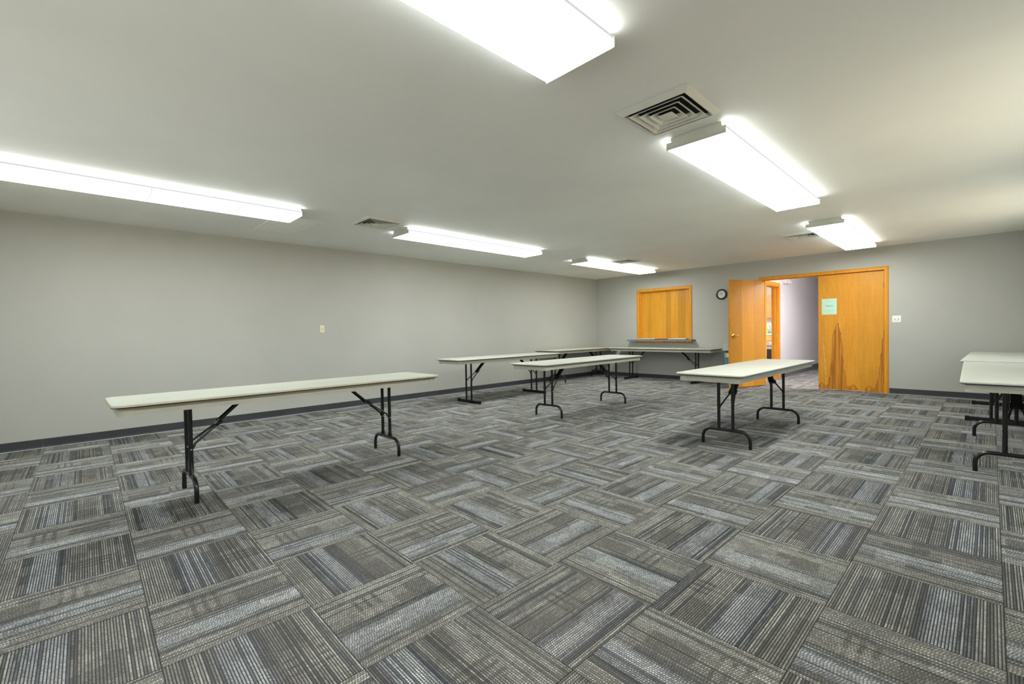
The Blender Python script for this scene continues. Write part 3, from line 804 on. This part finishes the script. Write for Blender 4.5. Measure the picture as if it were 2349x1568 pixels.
# ------------------------------------------------------------------ blue waste bin behind the open leaf
bn = thing('waste_bin', (3.545, -.275, 0), 0, 'blue plastic waste bin with grey hooded lid and yellow sticker', 'waste bin')
def rr3(w, d, r, z, cy=0.): return [Vector((x, y, z)) for x, y in rrect(w, d, r, 4, 0, cy)]
MB().loops([rr3(.235, .40, .03, 0.), rr3(.243, .41, .03, .03), rr3(.268, .475, .032, .555), rr3(.284, .49, .034, .56), rr3(.287, .495, .034, .665), rr3(.268, .475, .03, .67)]).build('body', M['blue'], bn, True)
MB().loops([rr3(.25, .455, .03, .66), rr3(.25, .455, .03, .70)]).build('lid_gap', M['dark'], bn)  # dark block coloured as the shaded gap under the lid
m = MB().loops([rr3(.335, .53, .03, .697), rr3(.345, .54, .03, .703), rr3(.345, .54, .03, .722), rr3(.305, .50, .03, .735), rr3(.292, .48, .03, .825), rr3(.28, .46, .03, .835)])
m.build('lid', M['lid'], bn, True)
st = MB().box(-.105, .025, -.2495, -.2482, .568, .655).build('sticker', M['yellow'], bn)
q = MB().box(-.072, -.045, -.2502, -.2495, .575, .645); q.build('sticker_patch', M['white'], st)
q = MB()
for _ in range(16):
    x = random.choice((random.uniform(-.1, -.08), random.uniform(-.038, .012))); z = random.uniform(.575, .62)
    q.box(x, x + random.uniform(.006, .014), -.2502, -.2495, z, z + .004)
q.build('sticker_print', M['stickred'], st)

# ------------------------------------------------------------------ corridor and kitchen contents
al = thing('emergency_wall_lamp', (CX, 1.98, 2.225), 90, 'white emergency light high on the pale corridor wall', 'emergency light')
MB().slab(rrect(.30, .17, .02), .0005, .065, .01, RM).build('body', M['white'], al, True)
m = MB()
for k in range(4): m.box(-.09, .06, -.072, -.065, -.06 + k * .03, -.048 + k * .03)
m.build('louvers', M['white'], al)
for sx in (-1, 1):
    hd = MB().lathe([(.0, .0), (.022, .0), (.036, .03), (.036, .05), (.03, .053), (.0, .046)], 24, Matrix.Translation((sx * .11, -.055, -.045)) @ Matrix.Rotation(math.radians(75), 4, 'X'))
    hd.build('lamp_head', M['white'], al, True)
MB().box(-.012, .012, -.069, -.064, -.079, -.068).build('indicator', M['redled'], al)

KB = 5.65     # kitchen back wall face
uc = thing('wall_cabinet', (2.45, KB, 0), 0, 'oak wall cabinet on the kitchen wall seen through doorway', 'cabinet')
MB().box(-.6, .6, -.32, -.001, 1.44, 2.13).build('body', M['oak'], uc)
for x0, x1 in ((-.6, -.205), (-.2, .195), (.2, .6)):
    d = MB(); d.box(x0 + .004, x1 - .004, -.34, -.3205, 1.445, 2.125); d = d.build('door', M['oak'], uc, False, .004)
    MB().box(x0 + .06, x1 - .06, -.345, -.3395, 1.51, 2.06).build('panel', M['oak'], d, False, .004)
    MB().lathe([(.0, 0), (.008, 0), (.012, .02), (.0, .026)], 12, Matrix.Translation((x0 + .03, -.3405, 1.5)) @ RM).build('knob', M['brass'], d, True)
bc = thing('base_cabinet', (2.45, KB, 0), 0, 'oak base cabinet with drawers under the pale counter in kitchen', 'cabinet')
MB().box(-.9, .9, -.6, -.001, 0.0, .93).build('body', M['oak'], bc)
for x0, x1 in ((-.9, -.305), (-.3, .295), (.3, .9)):
    MB().box(x0 + .004, x1 - .004, -.62, -.6005, .76, .92).build('drawer', M['oak'], bc, False, .004)
    MB().box(x0 + .004, x1 - .004, -.62, -.6005, .10, .745).build('door', M['oak'], bc, False, .004)
tag(MB().box(1.53, 3.37, KB - .64, KB - .001, .931, .972).build('countertop', M['counter'], None, False, .004), 'pale blue kitchen countertop on the oak base cabinet', 'countertop')
jg = thing('jug', (2.505, KB - .33, .972), 0, 'cloudy plastic jug standing on the kitchen counter', 'jug')
MB().lathe([(.0, 0), (.075, .0), (.08, .02), (.08, .17), (.06, .23), (.025, .262), (.022, .285), (.0, .285)], 24).build('body', M['jug'], jg, True)
MB().lathe([(.0, .28), (.026, .28), (.026, .305), (.0, .305)], 20).build('cap', M['white'], jg, True)
sb = thing('soap_bottle', (2.51, KB - .50, .972), 0, 'lime green soap bottle with yellow cap on kitchen counter', 'bottle')
MB().lathe([(.0, 0), (.062, 0), (.064, .02), (.055, .09), (.03, .155), (.024, .17), (.0, .17)], 24).build('body', M['lime'], sb, True)
MB().lathe([(.0, .168), (.027, .168), (.024, .198), (.0, .2)], 20).build('cap', M['capyellow'], sb, True)
tag(MB().box(2.53, 2.605, KB - .63, KB - .573, .972, .995).build('sponge', M['green'], None, False, .004), 'green sponge lying on the kitchen counter beside the soap', 'sponge')
fa = thing('faucet', (2.73, KB - .25, .972), 0, 'chrome faucet at the back of the kitchen counter', 'faucet')
MB().tube([(0, 0, 0), (0, 0, .12), (-.02, -.02, .17), (-.06, -.06, .175), (-.09, -.09, .15)], .011, 10).build('spout', M['chrome'], fa, True)
tag(MB().box(2.62, 2.75, KB - .58, KB - .46, .972, 1.03).build('dish_basin', M['ledge'], None, False, .006), 'small slate blue basin on the kitchen counter', 'basin')
kb = thing('trash_can', (3.36, 1.98, 0), 25, 'dark trash can with white bag inside the kitchen doorway', 'trash can')
MB().loops([rr3(.36, .36, .06, 0.), rr3(.46, .46, .07, .64), rr3(.44, .44, .07, .645)]).build('body', M['binblack'], kb, True)
MB().loops([rr3(.49, .49, .08, .70), rr3(.51, .51, .08, .71), rr3(.51, .51, .08, .735), rr3(.45, .45, .07, .74), rr3(.45, .45, .07, .70)], close=True).build('rim', M['greyrim'], kb, True)
rings = []
rnd = random.Random(3)
for z, w in ((.640, .472), (.668, .484), (.70, .488), (.744, .472), (.785, .44), (.77, .36)):
    rings.append([Vector((p.x * (1 + rnd.uniform(-.02, .02)), p.y * (1 + rnd.uniform(-.02, .02)), p.z + rnd.uniform(-.012, .02))) for p in rr3(w, w, .07, z)])
MB().loops(rings, cap=False).build('bag', M['bag'], kb, True)

# ------------------------------------------------------------------ camera, world, view
cam = bpy.data.cameras.new('camera'); co = bpy.data.objects.new('camera', cam); COL.objects.link(co)
f, yaw, pitch, roll = 1036.7299, -.8004, -.0212, -.0175
fw = Vector((math.sin(yaw) * math.cos(pitch), math.cos(yaw) * math.cos(pitch), math.sin(pitch)))
rt = Vector((math.cos(yaw), -math.sin(yaw), 0)); up = rt.cross(fw)
r2 = rt * math.cos(roll) + up * math.sin(roll); u2 = -rt * math.sin(roll) + up * math.cos(roll)
mw = Matrix((( r2.x, u2.x, -fw.x, 6.8273 * S), (r2.y, u2.y, -fw.y, -9.6755 * S), (r2.z, u2.z, -fw.z, 1.123 * S), (0, 0, 0, 1)))
co.matrix_world = mw
cam.sensor_fit = 'HORIZONTAL'; cam.sensor_width = 36.; cam.lens = 36. * f / 2349.; cam.clip_start = .02
scene.camera = co
w = bpy.data.worlds.new('world'); scene.world = w; w.use_nodes = True
bg = w.node_tree.nodes.get('Background') or w.node_tree.nodes.new('ShaderNodeBackground')
nt = w.node_tree; tc = nt.nodes.new('ShaderNodeTexCoord'); sx = nt.nodes.new('ShaderNodeSeparateXYZ'); rp = nt.nodes.new('ShaderNodeValToRGB'); mr = nt.nodes.new('ShaderNodeMapRange')
nt.links.new(tc.outputs['Generated'], sx.inputs[0]); nt.links.new(sx.outputs[2], mr.inputs[0]); mr.inputs[1].default_value = -1.; mr.inputs[2].default_value = 1.
nt.links.new(mr.outputs[0], rp.inputs[0])
rp2 = nt.nodes.new('ShaderNodeValToRGB'); nt.links.new(mr.outputs[0], rp2.inputs[0]); mxc = nt.nodes.new('ShaderNodeMix'); mxc.data_type = 'RGBA'
mr2 = nt.nodes.new('ShaderNodeMapRange'); nt.links.new(sx.outputs[0], mr2.inputs[0]); mr2.inputs[1].default_value = .2; mr2.inputs[2].default_value = .7
nt.links.new(mr2.outputs[0], mxc.inputs[0]); nt.links.new(rp.outputs[0], mxc.inputs[6]); nt.links.new(rp2.outputs[0], mxc.inputs[7]); nt.links.new(mxc.outputs[2], bg.inputs[0])
e2 = rp2.color_ramp.elements; e2[0].position = 0.; e2[0].color = (.92, .80, .57, 1); e2[1].position = 1.; e2[1].color = (.30, .36, .42, 1)
b_ = e2.new(.485); b_.color = (.92, .80, .57, 1); b_ = e2.new(.515); b_.color = (.62, .66, .70, 1)     # tan lower half made up to warm light through the added side windows
e = rp.color_ramp.elements; e[0].position = 0.; e[0].color = (.86, .88, .82, 1); e[1].position = 1.; e[1].color = (.30, .36, .42, 1)
a_ = e.new(.485); a_.color = (.86, .88, .82, 1); a_ = e.new(.515); a_.color = (.62, .66, .70, 1)      # bright lower half made up to light the ceiling, sky above
bg.inputs[1].default_value = 3.3
vs = scene.view_settings; vs.view_transform = 'Standard'; vs.look = 'None'; vs.exposure = 0.23; vs.gamma = 1.; vs.use_curve_mapping = False
cy = scene.cycles; cy.use_denoising = True; cy.diffuse_bounces = 6; cy.max_bounces = 12; cy.sample_clamp_indirect = 8.
